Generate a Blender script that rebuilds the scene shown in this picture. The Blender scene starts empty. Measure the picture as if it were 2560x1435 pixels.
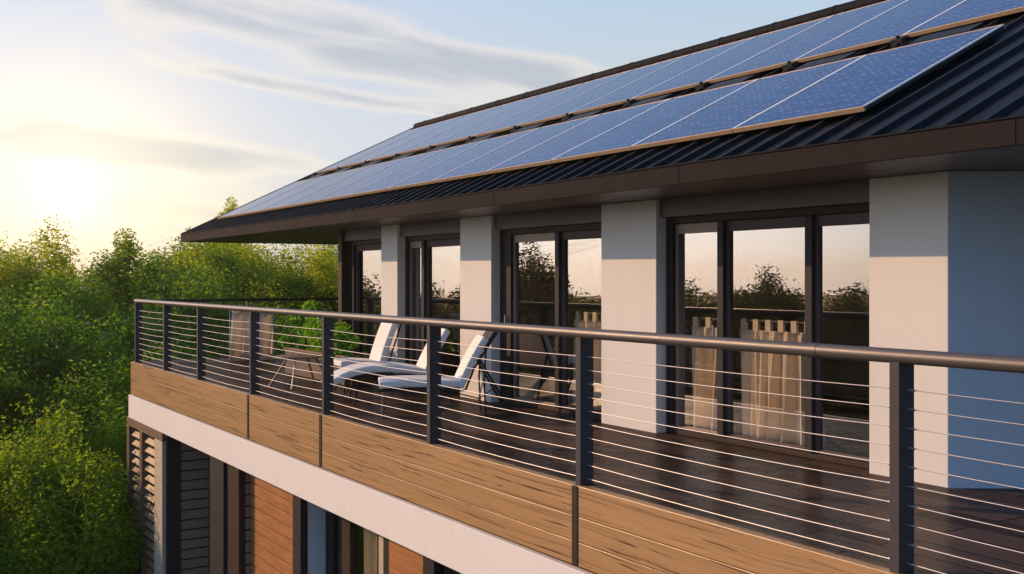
import bpy, bmesh, math, random
import numpy as np
from mathutils import Matrix, Vector

random.seed(4)
rng = np.random.default_rng(11)
S = bpy.context.scene
C = S.collection
R = math.radians
EYE = 1.57                      # eye height above the balcony deck (deck = z 0)
HZ = .0009                      # haze density
GZ = -6.6                       # ground level

# ------------------------------------------------------------------ helpers
def link(o, parent=None):
    C.objects.link(o)
    if parent is not None:
        o.parent = parent
    return o

def wpos(o):
    v = Vector((0, 0, 0))
    while o is not None:
        v += o.location
        o = o.parent
    return v

def tag(o, label=None, cat=None, group=None, kind=None):
    if label: o['label'] = label
    if cat: o['category'] = cat
    if group: o['group'] = group
    if kind: o['kind'] = kind
    return o

def empty(name, loc, label, cat, group=None, rot=(0, 0, 0)):
    o = bpy.data.objects.new(name, None)
    o.empty_display_size = .2
    o.location = loc
    o.rotation_euler = rot
    C.objects.link(o)
    return tag(o, label, cat, group)

class MB:
    """collects boxes, tubes and sheets in world coordinates"""
    def __init__(s):
        s.v, s.f = [], []
    def add(s, vs, fs):
        n = len(s.v)
        s.v += [tuple(p) for p in vs]
        s.f += [tuple(i + n for i in f) for f in fs]
        return s
    def box(s, x0, x1, y0, y1, z0, z1):
        vs = [(x, y, z) for z in (z0, z1) for y in (y0, y1) for x in (x0, x1)]
        return s.add(vs, [(0, 2, 3, 1), (4, 5, 7, 6), (0, 1, 5, 4), (2, 6, 7, 3), (0, 4, 6, 2), (1, 3, 7, 5)])
    def hexa(s, lo, hi):
        """prism between two equally long loops (lo and hi, same order)"""
        n = len(lo)
        fs = [tuple(range(n))[::-1], tuple(range(n, 2 * n))]
        fs += [(i, (i + 1) % n, n + (i + 1) % n, n + i) for i in range(n)]
        return s.add(list(lo) + list(hi), fs)
    def tube(s, pts, r, n=10, cap=True):
        pts = [Vector(p) for p in pts]
        rs = r if isinstance(r, (list, tuple)) else [r] * len(pts)
        vs, fs = [], []
        up = Vector((0, 0, 1))
        for i, p in enumerate(pts):
            d = (pts[min(i + 1, len(pts) - 1)] - pts[max(i - 1, 0)]).normalized()
            a = d.cross(up)
            if a.length < .02: a = d.cross(Vector((1, 0, 0)))
            a.normalize(); b = d.cross(a)
            for k in range(n):
                t = 2 * math.pi * k / n
                vs.append(p + (a * math.cos(t) + b * math.sin(t)) * rs[i])
        for i in range(len(pts) - 1):
            for k in range(n):
                fs.append((i * n + k, i * n + (k + 1) % n, (i + 1) * n + (k + 1) % n, (i + 1) * n + k))
        if cap:
            fs.append(tuple(range(n))[::-1]); m = (len(pts) - 1) * n
            fs.append(tuple(range(m, m + n)))
        return s.add(vs, fs)
    def bar(s, p, q, w, h):
        """square bar from p to q"""
        p, q = Vector(p), Vector(q); d = (q - p).normalized()
        a = d.cross(Vector((0, 0, 1)))
        if a.length < .02: a = Vector((1, 0, 0))
        a.normalize(); b = d.cross(a)
        off = [a * w / 2 + b * h / 2, -a * w / 2 + b * h / 2, -a * w / 2 - b * h / 2, a * w / 2 - b * h / 2]
        return s.hexa([p + o for o in off], [q + o for o in off])
    def build(s, name, mat, parent=None, bevel=0, smooth=False, loc=None):
        me = bpy.data.meshes.new(name)
        org = wpos(parent) if parent is not None else Vector(loc or (0, 0, 0))
        me.from_pydata([(x - org.x, y - org.y, z - org.z) for x, y, z in s.v], [], s.f)
        bm = bmesh.new(); bm.from_mesh(me)
        bmesh.ops.recalc_face_normals(bm, faces=bm.faces[:]); bm.to_mesh(me); bm.free()
        me.materials.append(mat)
        if smooth:
            for p in me.polygons: p.use_smooth = True
        o = bpy.data.objects.new(name, me)
        link(o, parent)
        if parent is None and loc is not None: o.location = loc
        if smooth:
            me.set_sharp_from_angle(angle=R(40))
        if bevel:
            m = o.modifiers.new('bevel', 'BEVEL'); m.width = bevel; m.segments = 2; m.limit_method = 'ANGLE'
        return o

def box(name, mat, parent, *b, bevel=0):
    return MB().box(*b).build(name, mat, parent, bevel)

# ------------------------------------------------------------------ materials
class NT:
    def __init__(s, tree):
        s.t = tree; s.n = tree.nodes; s.n.clear()
    def node(s, typ, **kw):
        n = s.n.new(typ)
        for k, v in kw.items(): setattr(n, k, v)
        return n
    def put(s, sock, v):
        if isinstance(v, bpy.types.NodeSocket): s.t.links.new(v, sock)
        elif v is not None:
            if hasattr(sock.default_value, '__len__') and not hasattr(v, '__len__'): v = (v,) * len(sock.default_value)
            if hasattr(sock.default_value, '__len__') and len(v) == 3 and len(sock.default_value) == 4: v = (*v, 1)
            sock.default_value = v
    def m(s, op, a, b=None, c=None, clamp=False):
        n = s.node('ShaderNodeMath', operation=op, use_clamp=clamp)
        for i, x in enumerate((a, b, c)):
            if x is not None: s.put(n.inputs[i], x)
        return n.outputs[0]
    def vm(s, op, a, b=None, out=0):
        n = s.node('ShaderNodeVectorMath', operation=op)
        s.put(n.inputs[0], a)
        if b is not None: s.put(n.inputs[1], b)
        return n.outputs[out]
    def mix(s, f, a, b, blend='MIX'):
        n = s.node('ShaderNodeMix', data_type='RGBA', blend_type=blend)
        s.put(n.inputs[0], f); s.put(n.inputs[6], a); s.put(n.inputs[7], b)
        return n.outputs[2]
    def sm(s, x, lo, hi, a=0., b=1.):
        n = s.node('ShaderNodeMapRange', interpolation_type='SMOOTHSTEP')
        s.put(n.inputs[0], x); s.put(n.inputs[1], lo); s.put(n.inputs[2], hi); s.put(n.inputs[3], a); s.put(n.inputs[4], b)
        return n.outputs[0]
    def xyz(s, v):
        n = s.node('ShaderNodeSeparateXYZ'); s.put(n.inputs[0], v); return n.outputs
    def cxyz(s, x, y, z):
        n = s.node('ShaderNodeCombineXYZ')
        for i, q in enumerate((x, y, z)): s.put(n.inputs[i], q)
        return n.outputs[0]
    def noise(s, v, scale=5., detail=3., rough=.5, dist=0.):
        n = s.node('ShaderNodeTexNoise')
        s.put(n.inputs['Vector'], v); n.inputs['Scale'].default_value = scale; n.inputs['Detail'].default_value = detail
        n.inputs['Roughness'].default_value = rough; n.inputs['Distortion'].default_value = dist
        return n.outputs[0]
    def obj(s):
        return s.node('ShaderNodeTexCoord').outputs['Object']
    def scale(s, v, sc):
        return s.vm('MULTIPLY', v, sc)
    def bump(s, h, strength=.2, dist=.01):
        n = s.node('ShaderNodeBump'); s.put(n.inputs['Height'], h)
        n.inputs['Strength'].default_value = strength; n.inputs['Distance'].default_value = dist
        return n.outputs[0]
    def principled(s, col, rough=.5, metal=0., normal=None, **kw):
        n = s.node('ShaderNodeBsdfPrincipled')
        s.put(n.inputs['Base Color'], col); s.put(n.inputs['Roughness'], rough); s.put(n.inputs['Metallic'], metal)
        if normal is not None: s.put(n.inputs['Normal'], normal)
        for k, v in kw.items(): s.put(n.inputs[k.replace('_', ' ')], v)
        return n.outputs[0]
    def out(s, sh):
        o = s.node('ShaderNodeOutputMaterial'); s.t.links.new(sh, o.inputs[0])

def newmat(name):
    m = bpy.data.materials.new(name); m.use_nodes = True
    return m, NT(m.node_tree)

def plain(name, col, rough=.5, metal=0., vary=.12, scale=6., bump=.05, **kw):
    m, t = newmat(name)
    o = t.obj()
    n = t.noise(o, scale, 4., .6)
    n2 = t.noise(o, scale * 9, 2., .6)
    k = t.m('ADD', t.m('MULTIPLY', n, .75), t.m('MULTIPLY', n2, .25))
    c = t.mix(k, tuple(x * (1 - vary) for x in col), tuple(x * (1 + vary) for x in col))
    rr = t.m('ADD', t.m('MULTIPLY', t.m('SUBTRACT', k, .5), .25), rough)
    t.out(t.principled(c, rr, metal, t.bump(n2, bump, .01) if bump else None, **kw))
    return m

M = {}
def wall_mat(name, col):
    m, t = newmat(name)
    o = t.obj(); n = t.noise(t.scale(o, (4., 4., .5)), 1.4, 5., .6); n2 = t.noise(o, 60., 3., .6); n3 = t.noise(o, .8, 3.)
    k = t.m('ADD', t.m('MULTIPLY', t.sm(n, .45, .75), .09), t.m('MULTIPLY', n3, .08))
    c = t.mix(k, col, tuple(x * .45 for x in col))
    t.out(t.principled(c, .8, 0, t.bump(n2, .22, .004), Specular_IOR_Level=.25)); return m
M['wall'] = plain('wall_paint', (.72, .715, .71), .75, vary=.04, scale=1.5, bump=.06)
M['shade_blue_wall'] = plain('shade_blue_paint', (.44, .54, .68), .7, vary=.04, scale=1.5, bump=.05)
M['slab'] = plain('white_render', (.80, .77, .75), .7, vary=.035, scale=1.2, bump=.05)
M['dark'] = plain('dark_metal', (.035, .032, .036), .6, 0., vary=.2, Specular_IOR_Level=.15)
M['bronze'] = plain('bronze_metal', (.045, .032, .028), .6, 0., vary=.15, Specular_IOR_Level=.15)
M['rail'] = plain('rail_metal', (.12, .103, .098), .45, .35, vary=.1, scale=14)
M['post'] = plain('post_metal', (.07, .062, .066), .6, 0., vary=.1, scale=10, Specular_IOR_Level=.15)
M['fascia'] = plain('fascia_metal', (.024, .019, .019), .75, 0., vary=.1, scale=3, Specular_IOR_Level=.05)
M['soffit'] = plain('soffit_board', (.13, .092, .074), .4, 0, vary=.12, scale=1.2)
M['ridge'] = plain('ridge_metal', (.010, .010, .013), .7, 0, vary=.2, Specular_IOR_Level=.08)
M['header'] = plain('shaded_header_paint', (.11, .105, .115), .6, vary=.08)  # pier paint darkened: the shade under the eave is in the colour
M['sky_sheen'] = plain('sky_sheen_white', (.80, .80, .82), .45, 0, vary=.05, scale=12)  # matt white standing in for sky reflected along the panel edges
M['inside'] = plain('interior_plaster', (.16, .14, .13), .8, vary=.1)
M['steel'] = plain('cable_steel', (.37, .37, .41), .45, .8, vary=.05, scale=30)
M['alu'] = plain('sunlit_frame_metal', (.52, .37, .24), .38, .5, vary=.08, scale=12)  # frame metal with the orange of the sunlight put into its colour
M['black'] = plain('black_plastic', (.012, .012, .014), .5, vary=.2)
M['blind'] = plain('blind_fabric', (.10, .075, .075), .8, vary=.1)
M['shutter'] = plain('shutter_paint', (.30, .22, .175), .55, vary=.08, scale=3)
M['slat'] = plain('slat_paint', (.30, .185, .10), .5, vary=.3)
M['brown_frame'] = plain('brown_frame_paint', (.16, .105, .075), .5, vary=.15)
M['cushion'] = plain('white_cushion', (.80, .78, .76), .8, vary=.05, scale=7, bump=.25)
M['bark'] = plain('bark', (.08, .06, .045), .9, vary=.35, scale=8, bump=.6)
M['planter'] = plain('planter_wood', (.10, .055, .035), .5, vary=.3, scale=5)
M['soil'] = plain('soil', (.03, .022, .016), .95, vary=.3, scale=20, bump=.5)
M['teak'] = plain('table_wood', (.22, .13, .08), .45, vary=.25, scale=9)

def roof_mat():
    m, t = newmat('roof_metal')
    o = t.obj(); n = t.noise(t.scale(o, (3., .6, .6)), 4., 4., .6)
    c = t.mix(n, (.006, .007, .010), (.014, .015, .021))
    df = t.node('ShaderNodeBsdfDiffuse'); t.put(df.inputs[0], c)
    gl = t.node('ShaderNodeBsdfGlossy'); t.put(gl.inputs['Roughness'], t.m('ADD', .22, t.m('MULTIPLY', n, .16))); t.put(gl.inputs['Normal'], t.bump(n, .08, .01))
    fr = t.node('ShaderNodeFresnel'); fr.inputs[0].default_value = 1.5
    mx = t.node('ShaderNodeMixShader'); t.put(mx.inputs[0], t.m('MULTIPLY', t.m('POWER', fr.outputs[0], 1.3), .45))
    t.t.links.new(df.outputs[0], mx.inputs[1]); t.t.links.new(gl.outputs[0], mx.inputs[2]); t.out(mx.outputs[0])
    return m
M['roof'] = roof_mat()

def cladding(name, c0, c1, rough=.45, axis=(1., 1., 14.)):
    m, t = newmat(name)
    o = t.obj()
    n = t.noise(t.scale(o, axis), 2.2, 5., .6, .6)
    n2 = t.noise(o, 1.6, 3.)
    c = t.mix(t.sm(n, .3, .72), c0, c1)
    c = t.mix(t.m('MULTIPLY', n2, .45), c, tuple(x * .5 for x in c0))
    t.out(t.principled(c, rough, 0, t.bump(n, .15, .008)))
    return m
M['orange_wood'] = cladding('cedar_boards', (.38, .15, .052), (.56, .265, .11), .45)
M['pale_wood'] = cladding('pale_boards', (.55, .45, .33), (.68, .58, .45), .5)

def beam_wood():
    m, t = newmat('weathered_timber')
    o = t.obj(); x, y, z = t.xyz(o)
    w = t.noise(t.cxyz(t.m('MULTIPLY', x, .5), 0., t.m('MULTIPLY', z, .8)), 1.0, 2.)
    zz = t.m('ADD', z, t.m('MULTIPLY', t.m('SUBTRACT', w, .5), .10))
    p = t.cxyz(t.m('MULTIPLY', x, .5), 0., t.m('MULTIPLY', t.m('ADD', zz, t.m('MULTIPLY', x, .016)), 25.))
    n = t.noise(p, 1.7, 3., .55, .25)
    crack = t.sm(n, .60, .64)
    p2 = t.cxyz(t.m('MULTIPLY', x, .22), 3.7, t.m('MULTIPLY', zz, 38.))
    n2 = t.noise(p2, 1.3, 4., .6, .1)
    fine = t.sm(n2, .575, .63)
    g = t.noise(t.cxyz(t.m('MULTIPLY', x, .35), 9.1, t.m('MULTIPLY', zz, 80.)), 1.6, 4., .65, .1)
    big = t.noise(t.cxyz(t.m('MULTIPLY', x, .35), 1., t.m('MULTIPLY', z, .9)), 1.1, 3.)
    c = t.mix(t.sm(g, .25, .75), (.33, .19, .082), (.51, .30, .138))
    c = t.mix(t.m('MULTIPLY', t.sm(big, .38, .68), .4), c, (.44, .27, .14))
    c = t.mix(t.m('MULTIPLY', fine, .5), c, (.10, .05, .025))
    c = t.mix(t.m('MULTIPLY', crack, .8), c, (.055, .03, .018))
    h = t.m('MULTIPLY', g, .3)
    t.out(t.principled(c, .36, 0, t.bump(h, .35, .008)))
    return m
M['beam'] = beam_wood()

def deck_wood():
    m, t = newmat('dark_deck_boards')
    o = t.obj()
    b = t.node('ShaderNodeTexBrick'); t.put(b.inputs['Vector'], o)
    for k, v in (('Scale', 1.), ('Mortar Size', .011), ('Mortar Smooth', .3), ('Brick Width', 1.15), ('Row Height', .29), ('Bias', 0.)):
        b.inputs[k].default_value = v
    b.offset = .37
    b.inputs['Color1'].default_value = (.38, .38, .38, 1); b.inputs['Color2'].default_value = (1, 1, 1, 1); b.inputs['Mortar'].default_value = (0.1, .1, .1, 1)
    g = t.noise(t.scale(o, (1.2, 14., 1.)), 2.5, 5., .65, .4)
    n = t.noise(o, 1.3, 4., .6)
    c = t.mix(g, (.060, .040, .034), (.135, .088, .070))
    c = t.mix(1., c, b.outputs['Color'], 'MULTIPLY')
    h = t.m('SUBTRACT', t.m('MULTIPLY', g, .3), t.m('MULTIPLY', b.outputs['Fac'], 1.))
    nb = t.bump(h, .4, .006)
    df = t.node('ShaderNodeBsdfDiffuse'); t.put(df.inputs[0], c); t.put(df.inputs['Normal'], nb)
    gl = t.node('ShaderNodeBsdfGlossy'); t.put(gl.inputs['Roughness'], t.m('ADD', .20, t.m('MULTIPLY', n, .14))); t.put(gl.inputs['Normal'], nb)
    mx = t.node('ShaderNodeMixShader'); t.put(mx.inputs[0], t.m('ADD', .06, t.m('MULTIPLY', n, .09)))
    t.t.links.new(df.outputs[0], mx.inputs[1]); t.t.links.new(gl.outputs[0], mx.inputs[2]); t.out(mx.outputs[0])
    return m
M['deck'] = deck_wood()
M['wall'] = wall_mat('wall_render', (.74, .72, .69)); M['slab'] = wall_mat('slab_render', (.80, .77, .75)); M['shade_blue_wall'] = wall_mat('shade_blue_render', (.60, .69, .82))  # end and fin walls: sky-blue tint of the shade put into their colour

def glass(name, lo=.50, tint=(.90, .89, .88)):
    m, t = newmat(name)
    lw = t.node('ShaderNodeFresnel'); lw.inputs[0].default_value = 1.5
    f = t.m('ADD', lo, t.m('MULTIPLY', lw.outputs[0], .8), clamp=True)
    bk = t.node('ShaderNodeNewGeometry').outputs['Backfacing']
    f = t.m('MULTIPLY', f, t.m('SUBTRACT', 1., bk))
    gl = t.node('ShaderNodeBsdfGlossy'); gl.inputs['Roughness'].default_value = 0.; gl.inputs['Color'].default_value = (*tint, 1)
    o = t.obj(); nn = t.noise(o, .7, 1.)
    t.put(gl.inputs['Normal'], t.bump(nn, .02, .02))
    tr = t.node('ShaderNodeBsdfTransparent'); tr.inputs[0].default_value = (.93, .93, .93, 1)
    mx = t.node('ShaderNodeMixShader'); t.put(mx.inputs[0], f)
    t.t.links.new(tr.outputs[0], mx.inputs[1]); t.t.links.new(gl.outputs[0], mx.inputs[2])
    t.out(mx.outputs[0])
    return m
M['glass'] = glass('reflective_glass', .20)

def pv_glass():
    m, t = newmat('solar_cells')
    o = t.obj(); x, y, z = t.xyz(o)
    def cell(v, step, w):               # 1 on thin lines every step
        f = t.m('FRACT', t.m('DIVIDE', v, step))
        d = t.m('MINIMUM', f, t.m('SUBTRACT', 1., f))
        return t.m('LESS_THAN', d, w / step)
    lines = t.m('MAXIMUM', cell(x, .176, .0025), cell(y, .176, .0025))
    fx = t.m('FRACT', t.m('DIVIDE', x, .088)); fy = t.m('FRACT', t.m('DIVIDE', y, .088))
    dash = t.m('MULTIPLY', t.m('LESS_THAN', t.m('ABSOLUTE', t.m('SUBTRACT', fx, .5)), .30),
               t.m('LESS_THAN', t.m('ABSOLUTE', t.m('SUBTRACT', fy, .5)), .085))
    n = t.noise(t.scale(o, (11.36, 11.36, 1.)), 1.0, 1.)
    dash = t.m('MULTIPLY', dash, t.sm(n, .42, .62))
    ci = t.noise(t.cxyz(t.m('FLOOR', t.m('DIVIDE', x, .176)), t.m('FLOOR', t.m('DIVIDE', y, .176)), 0.), 3.3, 0.)
    c = t.mix(ci, (.026, .078, .235), (.038, .110, .315))
    c = t.mix(t.m('MULTIPLY', lines, .5), c, (.12, .18, .36))
    c = t.mix(t.m('MULTIPLY', dash, .48), c, (.55, .62, .75))
    n3 = t.noise(o, 9., 2.); dust = t.noise(o, 2.2, 5., .65)
    c = t.mix(t.m('MULTIPLY', t.sm(dust, .5, .8), .10), c, (.35, .33, .32))
    df = t.node('ShaderNodeBsdfDiffuse'); t.put(df.inputs[0], c)
    gl = t.node('ShaderNodeBsdfGlossy'); gl.inputs['Roughness'].default_value = .10; t.put(gl.inputs['Normal'], t.bump(n3, .04, .01))
    fr = t.node('ShaderNodeFresnel'); fr.inputs[0].default_value = 1.45
    mx = t.node('ShaderNodeMixShader'); t.put(mx.inputs[0], t.m('MULTIPLY', t.m('POWER', fr.outputs[0], 1.9), 1.25))
    t.t.links.new(df.outputs[0], mx.inputs[1]); t.t.links.new(gl.outputs[0], mx.inputs[2]); t.out(mx.outputs[0])
    return m
M['pv'] = pv_glass()

def fabric(name, col, trans=.35):
    m, t = newmat(name)
    n = t.noise(t.obj(), 22., 3.)
    c = t.mix(n, tuple(x * .88 for x in col), col)
    d = t.node('ShaderNodeBsdfDiffuse'); t.put(d.inputs[0], c)
    tl = t.node('ShaderNodeBsdfTranslucent'); t.put(tl.inputs[0], c)
    mx = t.node('ShaderNodeMixShader'); mx.inputs[0].default_value = trans
    t.t.links.new(d.outputs[0], mx.inputs[1]); t.t.links.new(tl.outputs[0], mx.inputs[2])
    t.out(mx.outputs[0]); return m
M['curtain'] = fabric('curtain_linen', (.95, .78, .55), .08)
M['screen'] = fabric('screen_cloth', (.78, .70, .62), .5)

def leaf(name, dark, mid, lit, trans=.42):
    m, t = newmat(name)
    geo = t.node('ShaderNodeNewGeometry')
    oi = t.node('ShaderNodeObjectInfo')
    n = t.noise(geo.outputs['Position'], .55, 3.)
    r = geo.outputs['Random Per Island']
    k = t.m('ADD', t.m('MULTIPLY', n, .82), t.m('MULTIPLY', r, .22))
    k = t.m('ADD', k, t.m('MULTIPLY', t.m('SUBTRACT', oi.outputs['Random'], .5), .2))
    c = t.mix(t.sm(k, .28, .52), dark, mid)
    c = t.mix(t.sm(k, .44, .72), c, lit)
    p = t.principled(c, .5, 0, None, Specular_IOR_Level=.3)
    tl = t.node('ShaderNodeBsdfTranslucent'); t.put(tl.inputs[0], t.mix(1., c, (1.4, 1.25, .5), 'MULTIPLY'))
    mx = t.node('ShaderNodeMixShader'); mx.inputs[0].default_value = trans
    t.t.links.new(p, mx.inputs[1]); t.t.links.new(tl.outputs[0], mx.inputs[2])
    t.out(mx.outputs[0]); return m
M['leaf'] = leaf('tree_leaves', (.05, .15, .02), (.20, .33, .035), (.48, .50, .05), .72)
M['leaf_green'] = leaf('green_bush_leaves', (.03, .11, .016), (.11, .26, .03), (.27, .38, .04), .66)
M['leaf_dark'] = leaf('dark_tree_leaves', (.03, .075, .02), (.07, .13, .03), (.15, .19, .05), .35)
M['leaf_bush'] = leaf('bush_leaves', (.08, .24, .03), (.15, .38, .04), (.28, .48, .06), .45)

def ground_mat():
    m, t = newmat('meadow')
    o = t.obj(); n = t.noise(o, .25, 6., .65); n2 = t.noise(o, 3., 4., .7)
    c = t.mix(n, (.035, .06, .015), (.09, .11, .035)); c = t.mix(t.m('MULTIPLY', n2, .5), c, (.05, .045, .02))
    t.out(t.principled(c, .9, 0, t.bump(n2, .6, .1))); return m
M['ground'] = ground_mat()

# ------------------------------------------------------------------ setting
gm = bmesh.new(); bmesh.ops.create_grid(gm, x_segments=60, y_segments=60, size=420)
for v in gm.verts:
    d = math.hypot(v.co.x, v.co.y)
    if False: v.co.z += -.006 * (d - 120) + 1.2 * math.sin(v.co.x * .011) * math.cos(v.co.y * .013)
gme = bpy.data.meshes.new('ground'); gm.to_mesh(gme); gm.free(); gme.materials.append(M['ground'])
g = bpy.data.objects.new('ground', gme); g.location = (0, 0, GZ); link(g); g['kind'] = 'structure'
g['label'] = 'green meadow far below the balcony'

house = empty('house', (-10, 9, GZ), 'two storey house with white walls and dark metal roof above a long balcony', 'house')

# ---- roof frame: s runs along the eave to the far end, r runs up the slope in plan
A = Vector((-2.86, 6.0)); B = Vector((-23.4, 6.35))
LEN = (B - A).length; U = (B - A) / LEN; V = Vector((U.y, -U.x))
TH = R(25.9); TT = math.tan(TH); ZE = EYE + .95; ZS = EYE + .80; RR = 5.58; S0 = -5.5; S1 = LEN
def rp(s, r, off=0., z=None):
    p = A + U * s + V * r
    return Vector((p.x, p.y, (ZE + (RR - abs(r - RR)) * TT + off) if z is None else z))

def rbox(mb, s0, s1, r0, r1, z0, z1):
    """box in the roof's plan frame with given heights"""
    q = [(s0, r0), (s1, r0), (s1, r1), (s0, r1)]
    return mb.hexa([rp(s, r, z=z0) for s, r in q], [rp(s, r, z=z1) for s, r in q])

roof = MB()
for r0, r1 in ((-.02, RR), (RR, 2 * RR + .02)):
    q = [(S0, r0), (S1 + .02, r0), (S1 + .02, r1), (S0, r1)]
    roof.hexa([rp(s, r, -.06) for s, r in q], [rp(s, r) for s, r in q])
s = S0 + .1
while s < S1:                       # ribs of the metal sheets, part of the sheet itself
    a = [(s, -.02), (s + .07, -.02), (s + .07, RR - .02), (s, RR - .02)]
    b = [(s + .02, -.02), (s + .05, -.02), (s + .05, RR - .02), (s + .02, RR - .02)]
    roof.hexa([rp(x, r, .0) for x, r in a], [rp(x, r, .042) for x, r in b])
    s += .30
roof_o = roof.build('roof', M['roof'], house)
fm = MB(); ff = [S0, -2.1, 1.0, 4.1, 7.2, 10.3, 13.4, 16.5, S1 + .03]
for a, b in zip(ff, ff[1:]):
    rbox(fm, a + .002, b - .002, -.05, -.021, ZS, ZE + .012)
fo = fm.build('fascia', M['fascia'], house, .004)
rbox(MB(), S0, S1 + .03, -.062, -.022, ZE + .0125, ZE + .024).build('drip_edge', M['ridge'], fo)
rbox(MB(), S1 + .031, S1 + .06, -.05, 2 * RR, ZS, ZE - .03).build('fascia', M['fascia'], house, .006)
MB().hexa([rp(S1 - .02, 0, z=ZE - .06), rp(S1 - .02, RR, -.07), rp(S1 - .02, 2 * RR, z=ZE - .06)],
          [rp(S1 - .01, 0, z=ZE - .06), rp(S1 - .01, RR, -.07), rp(S1 - .01, 2 * RR, z=ZE - .06)]).build('gable_wall', M['fascia'], house)
MB().bar(rp(S1 + .045, -.04, .015), rp(S1 + .045, RR, .015), .05, .07).build('verge_trim', M['ridge'], house)
SB = ZS + .015
joints = [S0, 1.25, 2.6, 5.4, 8.2, 11., 13.8, 16.6, S1]
sf = MB()
for a, b in zip(joints, joints[1:]):
    rbox(sf, a + .004, b - .004, -.015, 2 * RR, SB, SB + .03)
sf.build('soffit', M['soffit'], house)
rc = MB(); rc.tube([rp(S0, RR, .02), rp(S1 + .06, RR, .02)], .095, 14); s = S0 + .3
while s < S1 - .4:
    rc.tube([rp(s, RR, .02), rp(s + .05, RR, .02)], .102, 14); s += 1.15
rc_o = rc.build('ridge_cap', M['ridge'], roof_o, smooth=True)

# ---- upper storey walls
YW, YG = 7.08, 7.28
for x0, x1 in ((-15.06, -14.50), (-12.60, -11.79), (-9.46, -8.53), (-5.86, -5.13)):
    box('pier', M['wall'], house, x0, x1, YW, YG + .16, 0, SB - .002, bevel=.006)
box('corner_post', M['bronze'], house, -16.73, -16.58, YW, YG + .16, 0, SB - .002, bevel=.006)
for x0, x1 in ((-16.58, -15.06), (-14.50, -12.60), (-11.79, -9.46), (-8.53, -5.86)):
    box('header', M['header'], house, x0, x1, YW + .05, YG + .16, 2.20, SB - .002)
# end wall, set at an angle, facing the near end of the balcony
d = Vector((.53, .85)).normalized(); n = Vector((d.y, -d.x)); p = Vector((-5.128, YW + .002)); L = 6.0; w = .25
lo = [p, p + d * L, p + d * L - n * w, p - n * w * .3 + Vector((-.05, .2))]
MB().hexa([(q.x, q.y, 0) for q in lo], [(q.x, q.y, SB - .004) for q in lo]).build('end_wall', M['shade_blue_wall'], house)
# interior behind the glass
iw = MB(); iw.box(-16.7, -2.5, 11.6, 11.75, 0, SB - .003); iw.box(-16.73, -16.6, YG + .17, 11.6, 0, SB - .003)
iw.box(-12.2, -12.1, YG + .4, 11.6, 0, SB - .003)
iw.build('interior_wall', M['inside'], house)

def door(x0, x1, mull, jamb_left=.07, glass_x=None, sash=True, handle=None):
    f = MB()
    f.box(x0, x0 + jamb_left, YG - .07, YG + .08, .0, 2.2)
    f.box(x1 - .06, x1, YG - .07, YG + .08, .0, 2.2)
    f.box(x0 + jamb_left, x1 - .06, YG - .065, YG + .075, 2.13, 2.2)
    f.box(x0 + jamb_left, x1 - .06, YG - .065, YG + .075, .003, .05)
    fr = f.build('sliding_door', M['bronze'], house, .005)
    edges = [x0 + jamb_left] + [v for m_ in mull for v in (m_ - .042, m_ + .042)] + [x1 - .06]
    for m_ in mull:
        box('mullion', M['dark'], fr, m_ - .042, m_ + .042, YG - .075, YG + .06, .052, 2.128, bevel=.005)
    for i in range(0, len(edges), 2):
        a, b = edges[i], edges[i + 1]
        st = MB()
        if sash:
            st.box(a, a + .035, YG - .03, YG + .03, .055, 2.125); st.box(b - .012, b, YG - .03, YG + .03, .055, 2.125)
            st.box(a + .035, b - .012, YG - .028, YG + .028, .055, .085)
        st.box(a + .035, b - .012, YG - .028, YG + .028, 2.03, 2.125)
        st.build('sash', M['blind'] if i != 0 else M['shutter'], fr)
        box('pane', M['glass'], fr, a + .035, b - .012, YG - .006, YG + .006, .086, 2.029)
    if handle is not None:
        MB().tube([(handle, YG - .10, .95), (handle, YG - .10, 1.12)], .011, 8).build('handle', M['steel'], fr, smooth=True)
    return fr
door(-16.58, -15.06, [-16.42], .03)
door(-14.50, -12.60, [-13.93], .07)
door(-11.79, -9.46, [-10.50], .26, handle=-11.62)
door(-8.53, -5.86, [-7.73, -6.62], .10, handle=-7.80)

# ---- balcony: deck boards, timber edge, white slab
YR = 4.84
XE = -21.35
box('deck', M['deck'], house, XE + .02, 3.0, 4.86, 11.9, -.05, 0)
for a, b in ((XE, -14.43), (-14.427, -6.73), (-6.727, 3.0)):
    bb = MB()
    for z0_, z1_ in ((-.235, -.004), (-.428, -.240), (-.615, -.433)): bb.box(a, b, 4.79, 4.858, z0_, z1_)
    bb.build('edge_beam', M['beam'], house, .004)
box('edge_beam', M['beam'], house, XE, XE + .018, 4.862, 11.9, -.615, -.004)
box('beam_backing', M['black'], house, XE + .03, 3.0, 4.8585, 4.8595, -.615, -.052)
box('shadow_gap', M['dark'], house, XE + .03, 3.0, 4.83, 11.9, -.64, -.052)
box('slab', M['slab'], house, XE - .12, 3.0, 4.775, 12.0, -1.08, -.642, bevel=.008)
POSTS = [-21.12, -19.02, -16.97, -14.43, -11.83, -9.19, -6.73, -3.82, -1.25]
for x in (-14.43, -11.83, -6.73):
    box('post_reflection', M['bronze'], house, x - .035, x + .035, 4.782, 4.7895, -.612, -.006)  # dark strip painting the post's reflection on the timber

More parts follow.
